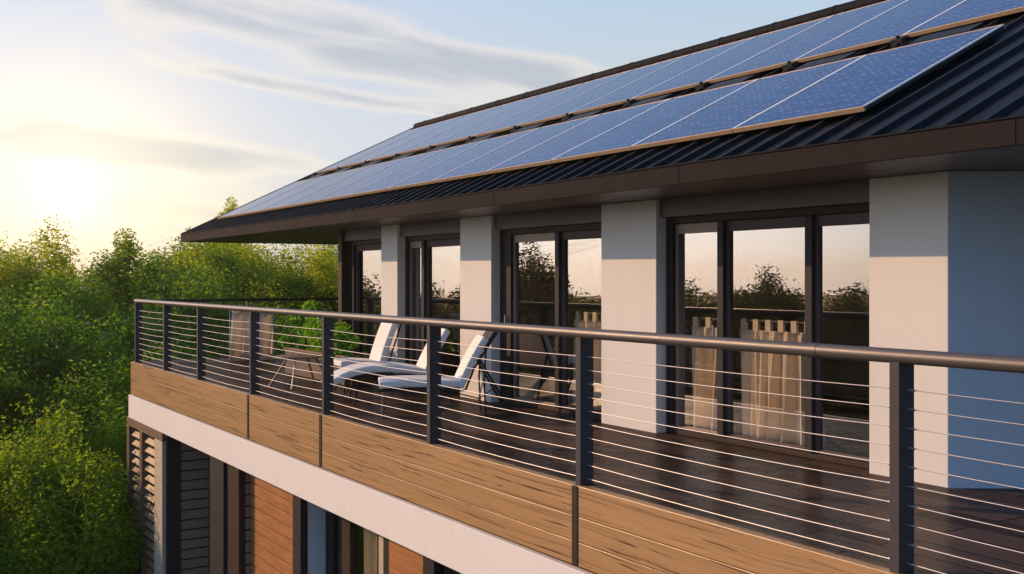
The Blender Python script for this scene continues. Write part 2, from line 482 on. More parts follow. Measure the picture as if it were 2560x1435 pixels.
# ---- lower storey under the slab
def boards(mb, x0, x1, y0, y1, z1, z0, pitch, gap):
    z = z1
    while z > z0:
        mb.box(x0, x1, y0, y1, max(z - pitch + gap, z0), z); z -= pitch
    return mb
ZB, ZL = -1.082, GZ
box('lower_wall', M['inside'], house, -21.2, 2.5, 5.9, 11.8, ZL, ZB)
f = MB()
f.box(-21.72, -21.55, 4.80, 4.95, ZL, ZB - .17); f.box(-20.70, -20.52, 4.80, 4.95, ZL, ZB - .17)
f.box(-21.72, -19.06, 4.80, 4.95, ZB - .168, ZB - .002); f.box(-21.70, -21.55, 4.96, 5.9, ZB - .168, ZB - .004)
scr = f.build('louvre_screen', M['brown_frame'], house, .006)
tag(scr, 'brown louvre screen with bright slats at far corner')
box('side_post', M['pale_wood'], scr, -19.60, -19.06, 4.80, 4.95, ZL, ZB - .17, bevel=.006)
for k, (x0, x1) in enumerate(((-21.55, -20.71), (-20.52, -19.61))):
    sl = MB(); z = ZB - .30
    while z > ZL + .1:
        q = [(4.84, z - .045), (4.90, z + .035), (4.91, z + .03), (4.85, z - .05)]
        sl.hexa([(x0, a, b) for a, b in q], [(x1, a, b) for a, b in q]); z -= .17
    sl.build('slats', M['slat'], scr)
    box('backing', M['black'], scr, x0, x1, 5.2, 5.23, ZL, ZB - .17)  # black board added so the gaps between slats look dark
box('corner_post', M['dark'], house, -19.055, -18.98, 4.86, 5.10, ZL, ZB - .003, bevel=.005)
boards(MB(), -19.05, -19.01, 5.10, 5.60, ZB - .02, ZL, .172, .024).build('side_shutter', M['shutter'], house, .003)
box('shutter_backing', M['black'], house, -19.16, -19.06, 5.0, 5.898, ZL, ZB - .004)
box('corner_post', M['dark'], house, -16.83, -16.13, 4.97, 5.12, ZL, ZB - .003, bevel=.006)  # shade below the slab is put into this post's dark colour
box('jamb', M['bronze'], house, -16.13, -15.55, 5.02, 5.12, ZL, ZB - .003, bevel=.005)
boards(MB(), -15.60, -15.56, 5.125, 5.50, ZB - .02, ZL, .172, .022).build('side_shutter', M['shutter'], house, .003)
box('shutter_backing', M['black'], house, -15.70, -15.61, 5.125, 5.898, ZL, ZB - .004)
boards(MB(), -15.55, -13.80, 5.19, 5.23, ZB - .004, ZL, .172, .014).build('cladding_panel', M['orange_wood'], house, .003)
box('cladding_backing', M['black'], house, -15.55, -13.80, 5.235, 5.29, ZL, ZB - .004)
box('corner_post', M['dark'], house, -13.56, -13.28, 5.10, 5.20, ZL, ZB - .003, bevel=.005)
box('fin_wall', M['shade_blue_wall'], house, -13.45, -13.285, 5.202, 5.66, ZL, ZB - .003)
wf = MB(); wf.box(-13.27, -13.02, 5.44, 5.56, ZL, ZB - .003); wf.box(-12.93, -12.55, 5.47, 5.56, ZL, ZB - .003); wf.box(-11.68, -11.60, 5.44, 5.56, ZL, ZB - .003)
wf.box(-12.55, -11.68, 5.48, 5.56, ZB - .10, ZB - .003)
wfo = wf.build('window', M['bronze'], house, .005)
box('pane', M['glass'], wfo, -12.55, -11.68, 5.50, 5.512, ZL, ZB - .10)
box('corner_post', M['pale_wood'], house, -11.47, -11.22, 5.36, 5.62, ZL, ZB - .003, bevel=.005)
boards(MB(), -10.86, -9.98, 5.20, 5.24, ZB - .004, ZL, .9, .004).build('cladding_panel', M['orange_wood'], house, .003)
box('cladding_backing', M['black'], house, -11.1, -9.98, 5.245, 5.6, ZL, ZB - .004)
wf = MB(); wf.box(-9.97, -9.72, 5.16, 5.30, ZL, ZB - .003); wf.box(-7.1, -6.9, 5.16, 5.30, ZL, ZB - .003); wf.box(-9.72, -7.1, 5.18, 5.28, ZB - .09, ZB - .003)
wfo = wf.build('window', M['dark'], house, .005)
box('pane', M['glass'], wfo, -9.72, -7.1, 5.22, 5.232, ZL, ZB - .09)
box('cladding_panel', M['orange_wood'], house, -6.89, 2.4, 5.20, 5.5, ZL, ZB - .004)

# ------------------------------------------------------------------ balcony railing
rail = empty('balcony_railing', (-10, YR, 0), 'long steel railing with round bronze handrail and thin horizontal cables on the balcony edge', 'railing')
ZR = 1.157
MB().tube([(-21.15, YR, ZR), (-14.0, YR, ZR), (-3.98, YR, ZR), (.3, YR, ZR)], .040, 20).build('handrail', M['rail'], rail, smooth=True)
MB().tube([(-4.44, YR, ZR), (-4.36, YR, ZR)], .0425, 20).build('rail_sleeve', M['rail'], rail, smooth=True)
MB().tube([(-21.12, YR + .04, ZR), (-21.12, 9.6, ZR)], .028, 14).build('handrail', M['dark'], rail, smooth=True)
for x in POSTS:
    box('post', M['post'], rail, x - .033, x + .033, YR - .025, YR + .10, -.003, ZR - .03, bevel=.004)
for y in (7.0, 9.56):
    box('post', M['rail'], rail, -21.15, -21.09, y - .025, y + .025, .0, ZR - .02, bevel=.004)
CZ = [.045 + .1035 * k for k in range(10)]
for k, z in enumerate(CZ):
    pts, rad = [], []
    for a, b in zip(POSTS, POSTS[1:] + [.4]):
        sag = .010 * (1 + .35 * math.sin(k * 2.1 + a))
        for d_, r_ in ((.034, .0065), (.085, .0065), (.087, .0031)):
            pts.append((a + d_, YR + .035, z)); rad.append(r_)
        for i in range(1, 6):
            u = i / 6
            pts.append((a + (b - a) * u, YR + .035, z - sag * math.sin(math.pi * u))); rad.append(.0031)
        for d_, r_ in ((.087, .0031), (.085, .0065), (.034, .0065)):
            pts.append((b - d_, YR + .035, z)); rad.append(r_)
    MB().tube(pts, rad, 6).build('cable', M['steel'], rail, smooth=True)
    MB().tube([(-21.12, YR + .1, z), (-21.12, 9.56, z)], .0031, 6).build('cable', M['steel'], rail, smooth=True)

# ------------------------------------------------------------------ solar panels
ORD = ['first', 'second', 'third', 'fourth', 'fifth', 'sixth', 'seventh', 'eighth', 'ninth', 'tenth', 'eleventh', 'twelfth', 'thirteenth']
def roof_matrix(s, r):
    x = Vector((-U.x, -U.y, 0)); y = Vector((V.x * math.cos(TH), V.y * math.cos(TH), math.sin(TH))); zz = x.cross(y)
    m = Matrix((x, y, zz)).transposed().to_4x4(); m.translation = rp(s, r)
    return m
W_ = 1.43
def make_panel(length, row):
    root = bpy.data.objects.new('solar_panel', None); C.objects.link(root); root.empty_display_size = .2
    w = W_ - .006; z0, z1 = .056, .096; e = .018
    for y0 in (0, length - e): MB().box(0, w, y0, y0 + e, z0, z1).build('end_rail', M['alu'], root, .002)
    for x0 in (0, w - e): MB().box(x0, x0 + e, e, length - e, z1 - .010, z1 + .001).build('side_rail', M['sky_sheen'], root)
    MB().box(.001, w - .001, e, length - e, z0, z1 - .0105).build('backing', M['black'], root)
    MB().box(e, w - e, e, length - e, z1 - .0104, z1 - .004).build('cell_sheet', M['pv'], root)
    for x in (.12, w - .17):
        MB().box(x, x + .05, .05, length - .05, -.01, z0 - .001).build('mounting_rail', M['ridge'], root)
    if row == 'upper':
        c = MB(); c.box(-.09, .05, -.10, -.002, .0, .085); c.box(-.04, .02, -.16, -.10, .0, .05); c.tube([(-.02, -.05, .085), (-.02, -.05, .11)], .02, 8)
        c.build('clamp', M['black'], root)
        MB().box(.30, .95, -.36, -.12, .052, .066).build('flashing', M['roof'], root)
    return root
def copy_tree(o, parent=None):
    c = o.copy(); C.objects.link(c)
    if parent is not None: c.parent = parent
    for ch in list(o.children): copy_tree(ch, c)
    return c
for row, r0, r1, grp in (('lower', .54, 2.25, 'lower row of solar panels above the eave'), ('upper', 2.74, 4.97, 'upper row of solar panels below the ridge')):
    proto = make_panel((r1 - r0) / math.cos(TH), row)
    for k in range(12):
        o = proto if k == 0 else copy_tree(proto)
        o.matrix_world = roof_matrix(2.62 + W_ * (k + 1) - .008, r0)
        o['category'] = 'solar panel'; o['group'] = grp
        if row == 'lower':
            o['label'] = ('blue solar panel ending the lower row beside the bare metal roof' if k == 0 else
                          'blue solar panel in the lower row at the far roof end' if k == 11 else
                          f'blue solar panel in the lower row, {ORD[k]} from the bare metal roof')
        else:
            o['label'] = ('blue solar panel in the upper row cut by the picture corner' if k == 0 else
                          'blue solar panel below the far tip of the ridge cap' if k == 11 else
                          f'blue solar panel in the upper row, {ORD[k]} from the near end')

# ------------------------------------------------------------------ furniture on the balcony
def ribbon(name, prof, x0, x1, th, mat, parent, taper=0.):
    """cushion: a profile of (y, z) points given a thickness and a width"""
    n = len(prof); up, dn = [], []
    for i, (y, z) in enumerate(prof):
        a = Vector(prof[max(i - 1, 0)]); b = Vector(prof[min(i + 1, n - 1)]); t = (b - a).normalized(); nn = Vector((-t.y, t.x))
        up.append(Vector((y, z)) + nn * th / 2); dn.append(Vector((y, z)) - nn * th / 2)
    loop = up + dn[::-1]
    mb = MB(); m = len(loop)
    xs = [x0, x0 + .02, x1 - .02, x1]
    for x in xs: mb.v += [(x, q.x, q.y) for q in loop]
    for k in range(3):
        for i in range(m): mb.f.append((k * m + i, k * m + (i + 1) % m, (k + 1) * m + (i + 1) % m, (k + 1) * m + i))
    for base in (0, 3 * m):
        for i in range(n - 1): mb.f.append((base + i, base + i + 1, base + m - 2 - i, base + m - 1 - i))
    o = mb.build(name, mat, parent, smooth=False)
    b = o.modifiers.new('bevel', 'BEVEL'); b.width = .022; b.segments = 2; b.limit_method = 'ANGLE'; b.angle_limit = R(50)
    su = o.modifiers.new('smooth', 'SUBSURF'); su.levels = su.render_levels = 1
    for p in o.data.polygons: p.use_smooth = True
    return o

GL = 'white cushioned loungers on the balcony'
def lounger_flat(x):
    t = empty('sun_lounger', (x, 5.95, 0), 'white lounger with flat seat and steep black topped backrest on crossed dark legs', 'sun lounger', GL)
    w = .33
    ribbon('seat_cushion', [(5.28, .37), (5.5, .385), (5.8, .385), (6.20, .37)], x - w, x + w, .085, M['cushion'], t)
    ribbon('back_cushion', [(6.20, .33), (6.26, .47), (6.36, .68), (6.50, .90)], x - w, x + w, .085, M['cushion'], t)
    ribbon('headrest', [(6.475, .76), (6.56, .90), (6.63, .99)], x - w * .96, x + w * .96, .06, M['black'], t)
    f = MB()
    for sx in (-1, 1):
        f.tube([(x + sx * .30, 5.28, .31), (x + sx * .30, 6.25, .30)], .013, 8)
        f.tube([(x + sx * .30, 6.26, .30), (x + sx * .30, 6.36, .55), (x + sx * .30, 6.62, .95)], .013, 8)
    f.tube([(x - .30, 5.30, .31), (x + .30, 5.30, .31)], .012, 8)
    f.build('frame', M['dark'], t, smooth=True)
    for sx in (-1, 1):
        MB().tube([(x + sx * .29, 5.34, .31), (x + sx * .29, 5.32, .0)], .013, 8).build('leg', M['rail'], t, smooth=True)
        MB().tube([(x + sx * .29, 6.42, .66), (x + sx * .29, 6.62, .32), (x + sx * .29, 6.80, .0)], .014, 8).build('leg', M['dark'], t, smooth=True)
        MB().tube([(x + sx * .27, 6.50, .74), (x + sx * .27, 6.48, .40), (x + sx * .27, 6.50, .0)], .012, 8).build('leg', M['dark'], t, smooth=True)
    MB().tube([(x + .29, 6.62, .34), (x + .28, 6.42, .20), (x + .28, 6.12, .28)], .008, 6).build('brace', M['dark'], t, smooth=True)
    return t
def lounger_curved(x, y):
    t = empty('sun_lounger', (x, y, 0), 'white lounger with seat curling down at the foot and backrest raised, beside the flat one', 'sun lounger', GL)
    w = .33
    pr = [(y - .95, .235), (y - .82, .34), (y - .62, .425), (y - .35, .465), (y - .05, .455), (y + .26, .40)]
    ribbon('seat_cushion', pr, x - w, x + w, .09, M['cushion'], t)
    ribbon('back_cushion', [(y + .27, .36), (y + .33, .50), (y + .44, .72), (y + .56, .93)], x - w, x + w, .085, M['cushion'], t)
    f = MB()
    for sx in (-1, 1):
        f.tube([(x + sx * .30, y - .75, .33), (x + sx * .30, y - .3, .40), (x + sx * .30, y + .30, .34), (x + sx * .30, y + .58, .86)], .014, 8)
    f.build('frame', M['dark'], t, smooth=True)
    for sx in (-1, 1):
        MB().tube([(x + sx * .29, y - .55, .37), (x + sx * .29, y - .62, 0)], .013, 8).build('leg', M['dark'], t, smooth=True)
        MB().tube([(x + sx * .29, y + .40, .58), (x + sx * .29, y + .62, 0)], .013, 8).build('leg', M['dark'], t, smooth=True)
    return t
def lounger_far(x, y):
    t = empty('sun_lounger', (x, y, 0), 'white high backed lounger standing farthest back beside the wooden planter', 'sun lounger', GL)
    w = .30
    ribbon('seat_cushion', [(y - .45, .40), (y - .2, .42), (y + .15, .38)], x - w, x + w, .09, M['cushion'], t)
    ribbon('back_cushion', [(y + .12, .34), (y + .17, .55), (y + .26, .80), (y + .36, 1.04)], x - w, x + w, .09, M['cushion'], t)
    f = MB()
    for sx in (-1, 1):
        f.tube([(x + sx * .27, y - .45, .34), (x + sx * .27, y + .2, .31), (x + sx * .27, y + .42, .98)], .014, 8)
    f.build('frame', M['dark'], t, smooth=True)
    for sx in (-1, 1):
        for yy in (-.40, .3):
            MB().tube([(x + sx * .26, y + yy * .9, .33), (x + sx * .26, y + yy, 0)], .014, 8).build('leg', M['dark'], t, smooth=True)
    return t
lounger_flat(-11.15).rotation_euler.z = R(-24)
lounger_curved(-12.45, 6.12).rotation_euler.z = R(-17)
lounger_far(-13.95, 6.35).rotation_euler.z = R(-10)

st = empty('side_table', (-15.0, 5.75, 0), 'small low table with splayed thin legs on the dark deck', 'table')
MB().tube([(-15.0, 5.75, .43), (-15.0, 5.75, .455)], .36, 32).build('table_top', M['teak'], st, .004)
for (a, b), (c_, d_), mt in (((-15.13, 5.62), (-15.22, 5.36), 'teak'), ((-14.82, 5.62), (-14.72, 5.52), 'steel'), ((-14.9, 5.95), (-14.75, 6.15), 'teak'), ((-15.15, 5.92), (-15.3, 6.1), 'teak')):
    MB().tube([(a, b, .432), (c_, d_, 0)], .014, 8).build('leg', M[mt], st, smooth=True)

pl = empty('planter', (-16.0, 6.6, 0), 'long dark wooden planter box against the far doors', 'planter')
b = MB(); x0, x1, y0, y1 = -17.1, -14.6, 6.30, 6.74
b.box(x0, x1, y0, y0 + .04, .02, .42); b.box(x0, x1, y1 - .04, y1, .02, .42); b.box(x0, x0 + .04, y0 + .04, y1 - .04, .02, .42); b.box(x1 - .04, x1, y0 + .04, y1 - .04, .02, .42)
b.build('box', M['planter'], pl, .004)
box('rim', M['teak'], pl, x0 - .02, x1 + .02, y0 - .02, y0 + .06, .421, .45)
box('soil', M['soil'], pl, x0 + .041, x1 - .041, y0 + .041, y1 - .041, .03, .38)

sc = empty('windbreak', (-20.6, 6.85, 0), 'pale translucent fabric windbreak panel standing at the far railing', 'screen')
sw = MB(); n = 24; ptsA = []
for i in range(n + 1):
    u = i / n; ptsA.append((-20.55 + .05 * math.sin(u * 19), 6.45 + .85 * u))
sw.v = [(x, y, .06) for x, y in ptsA] + [(x + .03 * math.sin(y * 9), y + .05, .98) for x, y in ptsA]
sw.f = [(i, i + 1, n + 2 + i, n + 1 + i) for i in range(n)]
so = sw.build('cloth', M['screen'], sc, smooth=True); so.modifiers.new('thick', 'SOLIDIFY').thickness = .006
f = MB()
for y in (6.45, 6.88, 7.32): f.tube([(-20.52, y, 0), (-20.52, y, 1.0)], .012, 8)
f.tube([(-20.52, 6.45, .995), (-20.52, 7.34, .995)], .012, 8); f.build('frame', M['steel'], sc, smooth=True)

def curtain(x0, x1, y, label, z0=.06, z1=1.09, folds=9, seed=0, amp=.045):
    mb = MB(); n = folds * 8; m = 10; rr = random.Random(seed); ph = [rr.uniform(-.9, .9) for _ in range(folds + 2)]; am = [rr.uniform(.5, 1.3) for _ in range(folds + 2)]
    for j in range(m + 1):
        v = j / m
        for i in range(n + 1):
            u = i / n; q = i // 8
            f_ = amp * (1.25 - .6 * v) * (math.sin(u * folds * math.pi * 1.3 + ph[1] + .5 * v) + .55 * math.sin(u * folds * 2.9 * math.pi + 2 * ph[2] - .7 * v))
            mb.v.append((x0 + (x1 - x0) * u + .05 * (1 - v) * math.sin(u * 7 + ph[0]), y + f_, z0 + (z1 - z0) * v))
    for j in range(m):
        for i in range(n): mb.f.append((j * (n + 1) + i, j * (n + 1) + i + 1, (j + 1) * (n + 1) + i + 1, (j + 1) * (n + 1) + i))
    t = empty('curtain', ((x0 + x1) / 2, y, z1 + .085), label, 'curtain', 'beige curtains behind the glass')
    o = mb.build('cloth', M['curtain'], t, smooth=True)
    o.modifiers.new('thick', 'SOLIDIFY').thickness = .004
    tb = MB(); k = max(3, int((x1 - x0) / .145))
    for i in range(k):
        xx = x0 + (x1 - x0) * (i + .5) / k
        tb.box(xx - .033, xx + .033, y - .016, y + .016, z1 - .01, z1 + .10)
    tb.build('tabs', M['curtain'], t)
    MB().tube([(x0 - .03, y, z1 + .085), (x1 + .03, y, z1 + .085)], .014, 10).build('rod', M['black'], t, smooth=True)
    return t
curtain(-8.36, -7.79, 7.38, 'half height beige curtain behind the narrow pane beside the second nearest pier', folds=5, seed=1)
curtain(-7.66, -6.70, 7.38, 'wide half height beige curtain behind the middle pane of the nearest glass door', folds=8, seed=2)
curtain(-10.42, -9.75, 7.40, 'half height beige curtain behind the right pane of the second nearest door', folds=6, seed=3)
lc = curtain(-12.5, -11.85, 5.62, 'pale curtain behind the ground floor window under the white slab', z0=GZ + .1, z1=ZB - .12, folds=5, seed=5)

# ------------------------------------------------------------------ vegetation
def leaf_arrays(cent, rad, per, size, slim, droop, rg, tail=.09):
    """diamond leaves scattered through ellipsoid clumps"""
    k = np.repeat(np.arange(len(cent)), per)
    d = rg.normal(size=(len(k), 3)); d /= np.linalg.norm(d, axis=1, keepdims=True)
    r = rg.random(len(k)) ** .45 * np.where(rg.random(len(k)) < tail, 1.35, 1.)
    P = cent[k] + d * rad[k] * r[:, None]
    a = rg.normal(size=(len(k), 3)); a[:, 2] = a[:, 2] * .6 - droop; a += d * .5
    a /= np.linalg.norm(a, axis=1, keepdims=True)
    b = np.cross(a, rg.normal(size=(len(k), 3))); b /= np.linalg.norm(b, axis=1, keepdims=True)
    sz = size * (.65 + .7 * rg.random(len(k)))[:, None]
    v = np.stack([P - a * sz * .5, P + b * sz * slim * .5 + a * sz * .05, P + a * sz * .5, P - b * sz * slim * .5 + a * sz * .05], 1).reshape(-1, 3)
    return v

def leaf_mesh(name, v, mat):
    me = bpy.data.meshes.new(name); n = len(v) // 4
    me.vertices.add(len(v)); me.vertices.foreach_set('co', v.astype(np.float32).ravel())
    me.loops.add(len(v)); me.loops.foreach_set('vertex_index', np.arange(len(v), dtype=np.int32))
    me.polygons.add(n); me.polygons.foreach_set('loop_start', np.arange(0, len(v), 4, dtype=np.int32))
    me.polygons.foreach_set('loop_total', np.full(n, 4, dtype=np.int32))
    me.update(); me.validate(); me.materials.append(mat)
    return me

def crown_clumps(h, w, plumes, rg, n=70):
    """clump centres spread over rounded domes; a plume is (x, y, height share, width share)"""
    cs, rs = [], []
    for (px, py, ph, pw) in plumes:
        m = int(n * (.5 + pw * .8)); R_ = pw * w * .5; H_ = ph * h
        for _ in range(m):
            d = rg.normal(size=3); d /= np.linalg.norm(d); f = .62 + .38 * rg.random()
            zz = d[2] * f
            pinch = 1 - .22 * max(zz, 0) ** 1.5
            q = R_ * (.20 + .17 * rg.random()) * (1 - .25 * max(zz, 0))
            cs.append((px * w + d[0] * f * R_ * pinch, py * w + d[1] * f * R_ * pinch, H_ * .54 + zz * H_ * .44))
            rs.append((q, q, q * (1.1 + .5 * rg.random())))
    return np.array(cs), np.array(rs)

class Kind: pass
def tree_kind(h, w, plumes, mat, seed, tail=.025, big=1.7, cl=1.3, per=480, size=.12, slim=.38, n=92):
    rg = np.random.default_rng(seed); k = Kind(); k.h = h
    cs, rs = crown_clumps(h, w, plumes, rg, n=n); rs = rs * cl
    v = leaf_arrays(cs, rs, per, size, slim, .55, rg, tail)
    inner = leaf_arrays(cs, rs * .55, 16, size * big, .6, .2, rg, 0.)
    k.crown = leaf_mesh('crown', np.concatenate([v, inner]), mat)
    t = MB(); t.tube([(0, 0, -.2), (.05, .03, h * .3), (-.04, .05, h * .6), (.02, 0, h * .92)], [w * .035, w * .026, w * .016, w * .005], 9)
    for i in range(9):
        c = cs[rg.integers(len(cs))]; z = min(h * .8, max(h * .15, c[2] * .7))
        t.tube([(0, 0, z), (c[0] * .5, c[1] * .5, (z + c[2]) * .5 + .1), tuple(c)], [w * .012, w * .008, w * .003], 6)
    me = bpy.data.meshes.new('trunk'); me.from_pydata(t.v, [], t.f); me.materials.append(M['bark'])
    for p in me.polygons: p.use_smooth = True
    k.trunk = me
    return k
K = [
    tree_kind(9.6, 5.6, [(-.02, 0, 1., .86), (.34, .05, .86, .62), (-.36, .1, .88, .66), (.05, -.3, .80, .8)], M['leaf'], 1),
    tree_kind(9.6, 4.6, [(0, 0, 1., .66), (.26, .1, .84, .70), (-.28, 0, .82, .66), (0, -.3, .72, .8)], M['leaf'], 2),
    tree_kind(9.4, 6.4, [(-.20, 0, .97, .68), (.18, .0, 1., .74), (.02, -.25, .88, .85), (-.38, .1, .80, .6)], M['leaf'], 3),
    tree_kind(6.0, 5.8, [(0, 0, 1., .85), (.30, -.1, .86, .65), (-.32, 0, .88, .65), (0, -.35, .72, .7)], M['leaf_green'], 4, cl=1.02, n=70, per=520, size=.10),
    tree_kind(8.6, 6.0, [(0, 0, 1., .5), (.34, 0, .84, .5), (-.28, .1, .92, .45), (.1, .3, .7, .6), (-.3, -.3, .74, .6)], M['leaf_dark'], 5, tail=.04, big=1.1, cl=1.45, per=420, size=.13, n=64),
]
CAMF = Vector((-.847289, .531132, 0)); CAMR = Vector((.531132, .847289, 0))
def tree(kind, x, y, height, label, group, yaw=0., cat='tree', wide=1.):
    k = K[kind]; sc_ = height / k.h
    t = empty('tree', (x, y, GZ), label, cat, group); t.rotation_euler = (0, 0, yaw); t.scale = (sc_ * wide, sc_ * wide, sc_)
    link(bpy.data.objects.new('crown', k.crown), t); link(bpy.data.objects.new('trunk', k.trunk), t)
    return t
GT = 'leafy trees beyond the balcony'
TREES = [  # kind, x, y, height, yaw, width, label
    (0, -36.9, 5.2, 9.40, 0.4, 1.00, 'tall feathery tree at the left picture edge'),
    (1, -37.4, 8.2, 9.41, 1.0, 1.15, 'slim pointed tree rising above the railing corner'),
    (3, -33.8, 6.3, 8.00, 2.2, 1.00, 'rounded tree filling the dip between the two tallest left crowns'),
    (2, -40.3, 11.1, 9.70, 0.2, 1.00, 'broad tree under the tip of the roof eave'),
    (0, -41.2, 13.4, 9.57, 3.1, 1.00, 'tree below the soffit right of the eave tip'),
    (2, -38.2, 14.3, 9.44, 2.0, 1.00, 'dense tree seen between soffit and windbreak'),
    (0, -35.6, 14.8, 9.27, 4.4, 1.00, 'tree half hidden behind the house corner'),
    (3, -35.6, 9.1, 8.27, 5.0, 1.00, 'low tree seen through the cables of the far railing bays'),
    (3, -33.1, 11.2, 7.01, 0.6, 1.10, 'low tree behind the pale windbreak'),
    (3, -29.9, 4.9, 7.11, 1.2, 1.00, 'mid height tree with sunny left side beside the railing corner'),
    (3, -29.6, 3.6, 7.45, 2.8, 1.00, 'bushy tree cut by the left picture edge below the tallest crown'),
    (3, -26.7, 5.4, 6.03, 4.0, 0.95, 'rounded tree hugging the white slab below the railing corner'),
    (3, -23.4, 4.0, 5.30, 0.3, 0.95, 'low domed tree beside the louvre screen'),
    (3, -23.0, 2.9, 4.65, 2.1, 0.95, 'lowest bushy tree in the lower left corner'),
    (3, -32.1, 7.2, 7.00, 3.3, 1.00, 'low tree directly behind the railing corner post'),
    (1, -46.4, 14.5, 11.27, 1.7, 0.80, 'tallest tree with its tip showing above the roof edge'),
    (0, -36.6, 3.8, 8.76, 5.2, 1.00, 'tree leaning into the picture at the far left'),
    (3, -30.2, 12.1, 6.55, 1.0, 1.00, 'low tree behind the planter'),
]
for kd, x, y, h, yaw, wd, lab in TREES:
    tree(kd, x, y, h + .35, lab, GT, yaw, wide=wd)
GR = 'trees mirrored in the glass doors'
for kd, x, y, h, yaw, wd, lab in (
    (4, -37.0, -1.0, 8.6, 0., 1., 'dark tree mirrored in the farthest glass door'),
    (4, -36.2, -4.3, 7.9, 2., .8, 'dark tree mirrored in the second farthest glass door'),
    (4, -34.0, -6.9, 9.4, 1., .9, 'taller dark tree mirrored in the middle glass door'),
    (4, -33.0, -8.6, 8.2, 4., .9, 'dark tree mirrored beside the taller one in the middle door'),
    (4, -30.4, -12.3, 8.0, 3., .8, 'dark tree mirrored in the first pane of the nearest door'),
    (4, -28.6, -15.2, 8.5, 5., .9, 'dark tree mirrored in the wide pane of the nearest door'),
    (4, -27.3, -17.4, 7.9, 2.6, .9, 'dark tree mirrored in the last pane beside the nearest pier'),
    (4, -29.6, -14.0, 7.3, 1.6, .8, 'low dark tree mirrored in the wide pane of the nearest door')):
    tree(kd, x, y, h + .15, lab, GR, yaw, wide=wd * 1.4)

def far_woods():
    rg = np.random.default_rng(21); n = 650
    az = rg.random(n) * 2 * math.pi; dist = 95 + 50 * rg.random(n)
    top = 5.3 + 1.5 * np.sin(az * 9) * np.sin(az * 4 + 1) + 1.0 * rg.random(n)
    cs = np.stack([np.cos(az) * dist, np.sin(az) * dist, GZ + top * rg.random(n) ** .35], 1)
    rs = np.stack([2.2 + rg.random(n), 2.2 + rg.random(n), 1.6 + rg.random(n)], 1)
    o = link(bpy.data.objects.new('distant_woods', leaf_mesh('distant_woods', leaf_arrays(cs, rs, 260, .48, .6, .2, rg, 0.), M['leaf_dark'])))
    tag(o, 'distant belt of dark green woodland on the horizon', 'woods', kind='stuff')
far_woods()

def shrub(x, y, z, w, h, label, seed, n=26, per=90, size=.10):
    rg = np.random.default_rng(seed)
    cs = np.stack([rg.normal(size=n) * w * .28, rg.normal(size=n) * .09, rg.random(n) * h * .85 + .06], 1); rs = np.full((n, 3), .11) * (.8 + .5 * rg.random((n, 1)))
    t = empty('planter_shrub', (x, y, z), label, 'plant', 'green plants in the planter')
    link(bpy.data.objects.new('foliage', leaf_mesh('foliage', leaf_arrays(cs, rs, per, size, .3, .1, rg), M['leaf_bush'])), t)
    s_ = MB()
    for c in cs[:10]: s_.tube([(c[0] * .3, c[1] * .3, 0), (c[0] * .8, c[1], c[2] * .6), tuple(c)], [.008, .006, .003], 5)
    me = bpy.data.meshes.new('stems'); me.from_pydata(s_.v, [], s_.f); me.materials.append(M['bark']); link(bpy.data.objects.new('stems', me), t)
shrub(-16.65, 6.52, .38, .7, .80, 'taller airy green plant at the far end of the planter', 3, 30)
shrub(-15.85, 6.50, .38, .95, .46, 'low grassy green plant in the middle of the planter', 5, 34, 110, .09)
shrub(-15.0, 6.50, .38, .6, .40, 'small green plant at the planter end near the loungers', 7, 18, 90, .09)

# ------------------------------------------------------------------ air
hm, ht = newmat('warm_haze')
pv = ht.node('ShaderNodeVolumePrincipled'); pv.inputs['Color'].default_value = (1., .82, .55, 1); pv.inputs['Density'].default_value = HZ; pv.inputs['Anisotropy'].default_value = .80
ho = ht.node('ShaderNodeOutputMaterial'); ht.t.links.new(pv.outputs[0], ho.inputs['Volume'])
hz = MB().box(-430, 430, -430, 430, GZ - 1, 9.).build('haze', hm)
tag(hz, 'thin golden evening haze in the air', 'haze', kind='stuff')

# ------------------------------------------------------------------ sky, sun, camera
SUN_AZ, SUN_EL = 52., 20.          # degrees from the facade's normal towards the far end, elevation
sd = Vector((-math.sin(R(SUN_AZ)) * math.cos(R(SUN_EL)), -math.cos(R(SUN_AZ)) * math.cos(R(SUN_EL)), math.sin(R(SUN_EL))))
li = bpy.data.lights.new('sun', 'SUN'); li.energy = 3.9; li.angle = R(.5); li.color = (1., .61, .33)
lo_ = bpy.data.objects.new('sun', li); C.objects.link(lo_); lo_.rotation_euler = sd.to_track_quat('Z', 'Y').to_euler()

w = bpy.data.worlds.new('World'); S.world = w; w.use_nodes = True
t = NT(w.node_tree)
D = t.node('ShaderNodeTexCoord').outputs['Generated']
sky = t.node('ShaderNodeTexSky', sky_type='NISHITA', sun_disc=False)
sky.sun_elevation = R(SUN_EL); sky.sun_rotation = math.atan2(sd.x, sd.y) % (2 * math.pi)
x, y, z = t.xyz(t.vm('NORMALIZE', D))
G = Vector((-.983, .169, .0747)).normalized()
dg = t.vm('DOT_PRODUCT', t.vm('NORMALIZE', D), tuple(G), out=1)
ang = t.m('SUBTRACT', t.m('ARCTAN2', y, t.m('MULTIPLY', x, -1.)), .56)      # azimuth around the far direction
el = t.m('ARCTAN2', z, t.m('SQRT', t.m('ADD', t.m('MULTIPLY', x, x), t.m('MULTIPLY', y, y))))
# clear air: deep blue away from the low sun, pale towards it, warm near the horizon
air = t.mix(t.sm(dg, -.25, .85), (.26, .50, .88), (.54, .71, .88))
air = t.mix(t.sm(el, .28, .75, 0., .85), air, (.11, .25, .55))
air = t.mix(t.sm(el, .0, .30, .92, 0.), air, t.mix(t.sm(dg, -.2, .95), (.36, .48, .70), (1.0, .76, .50)))
air = t.mix(t.sm(dg, .87, .985, 0., .75), air, (.70, .74, .88))
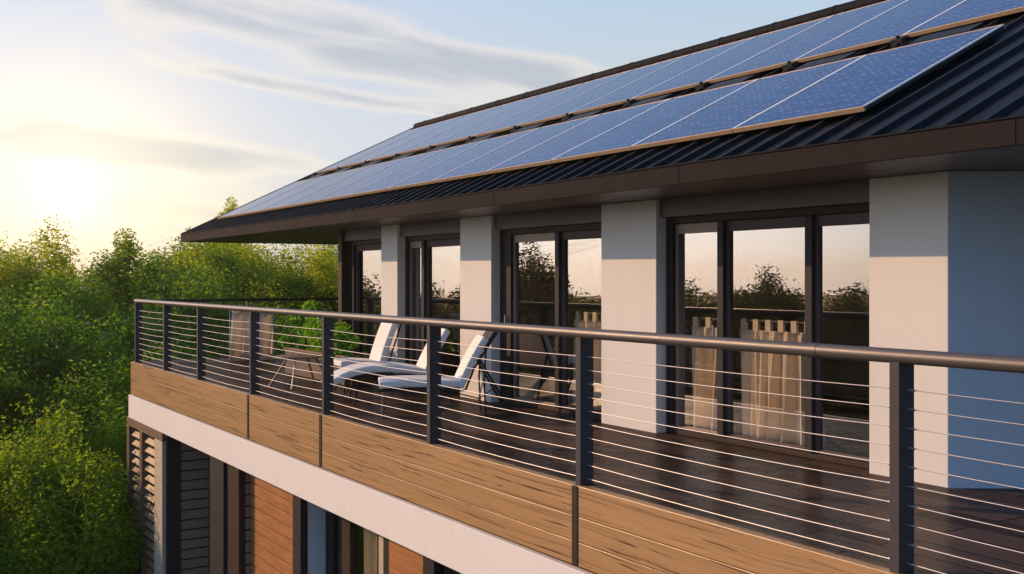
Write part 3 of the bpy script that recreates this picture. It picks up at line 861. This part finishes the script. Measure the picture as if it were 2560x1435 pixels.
# cloud streaks
cv = t.cxyz(t.m('MULTIPLY', ang, 3.2), t.m('MULTIPLY', t.m('ADD', el, t.m('MULTIPLY', ang, .17)), 15.), 0.)
n1 = t.noise(cv, 1.6, 7., .54, .5)
def band(a0, e0, slope, wid, la, lb):
    dv = t.m('SUBTRACT', el, t.m('ADD', e0, t.m('MULTIPLY', t.m('SUBTRACT', ang, a0), slope)))
    v = t.m('DIVIDE', dv, wid)
    gss = t.m('POWER', 2.718, t.m('MULTIPLY', t.m('MULTIPLY', v, v), -1.))
    return t.m('MULTIPLY', gss, t.m('MULTIPLY', t.sm(ang, la - .06, la + .06), t.sm(ang, lb - .10, lb + .10, 1., 0.)))
b1 = band(-.20, .222, -.17, .030, -.36, .10)
b2 = band(-.20, .172, -.13, .009, -.30, .02)
b3 = band(-.33, .113, -.07, .019, -.46, -.17)
b4 = band(-.25, .055, -.05, .018, -.45, -.16)
bands = t.m('ADD', t.m('ADD', b1, t.m('MULTIPLY', b2, .75)), t.m('ADD', t.m('MULTIPLY', b3, 1.15), t.m('MULTIPLY', b4, .6)))
wide = t.sm(t.m('ABSOLUTE', t.m('ADD', ang, .1)), .5, .9, 0., .42)          # scattered cloud elsewhere on the dome
den = t.m('ADD', t.m('MULTIPLY', bands, .62), t.m('ADD', t.m('MULTIPLY', t.m('SUBTRACT', n1, .5), 1.15), t.m('MULTIPLY', wide, t.m('SUBTRACT', n1, .42))))
c1 = t.sm(den, .15, .40); c2 = t.sm(den, .34, .64)
edge = t.mix(t.sm(dg, .1, .9), (.30, .32, .38), (1.0, .88, .77))
core = t.mix(t.sm(dg, .2, .97), (.14, .17, .24), (.50, .52, .60))
# brightness round the low sun behind thin cloud
dgc = t.m('MAXIMUM', dg, 0.)
g0 = t.m('POWER', dgc, 2200.); g1 = t.m('POWER', dgc, 320.); g2 = t.m('POWER', dgc, 120.); g3 = t.m('POWER', dgc, 40.)
sh = Vector((sd.x, sd.y)).normalized()
hl = t.m('SQRT', t.m('ADD', t.m('MULTIPLY', x, x), t.m('MULTIPLY', y, y)))
dh = t.m('MAXIMUM', t.m('DIVIDE', t.m('ADD', t.m('MULTIPLY', x, sh.x), t.m('MULTIPLY', y, sh.y)), hl), 0.)
ev = t.m('DIVIDE', t.m('SUBTRACT', el, .07), .17)
g4 = t.m('MULTIPLY', t.m('POWER', dh, 14.), t.m('POWER', 2.718, t.m('MULTIPLY', t.m('MULTIPLY', ev, ev), -1.)))   # bright air below the sun
def addl(a_, f_, c_):
    return t.mix(1., a_, t.mix(f_, (0, 0, 0), c_), 'ADD')
col = addl(addl(addl(air, g4, (2.7, 3.0, 3.6)), g3, (.05, .02, -.03)), g2, (.62, .36, -.14))
col = t.mix(t.m('MULTIPLY', c1, .70), col, addl(edge, g2, (.5, .30, -.05)))
col = t.mix(t.m('MULTIPLY', c2, .78), col, addl(core, g2, (.42, .24, -.02)))
col = addl(addl(col, g1, (.24, .21, .15)), g0, (.3, .3, .3))
gr = t.sm(z, -.05, -.005)
col = t.mix(gr, (.05, .06, .03), col)
bg1 = t.node('ShaderNodeBackground'); t.put(bg1.inputs[0], sky.outputs[0]); bg1.inputs[1].default_value = .04
bg2 = t.node('ShaderNodeBackground'); t.put(bg2.inputs[0], col); bg2.inputs[1].default_value = .75
ad = t.node('ShaderNodeAddShader'); t.t.links.new(bg1.outputs[0], ad.inputs[0]); t.t.links.new(bg2.outputs[0], ad.inputs[1])
ow = t.node('ShaderNodeOutputWorld'); t.t.links.new(ad.outputs[0], ow.inputs[0])

cam = bpy.data.cameras.new('camera'); co = bpy.data.objects.new('camera', cam); C.objects.link(co)
co.location = (0, 0, EYE); co.rotation_euler = (R(90), 0, R(57.911))
cam.sensor_width = 36; cam.lens = 2700 / 2560 * 36; cam.shift_y = -19.5 / 2560; cam.clip_end = 5000; cam.clip_start = .05
S.camera = co
S.view_settings.view_transform = 'Standard'; S.view_settings.look = 'None'; S.view_settings.exposure = 0; S.view_settings.gamma = 1
S.render.engine = 'CYCLES'
S.cycles.max_bounces = 8; S.cycles.transparent_max_bounces = 12; S.cycles.use_denoising = True
S.cycles.sample_clamp_indirect = 6
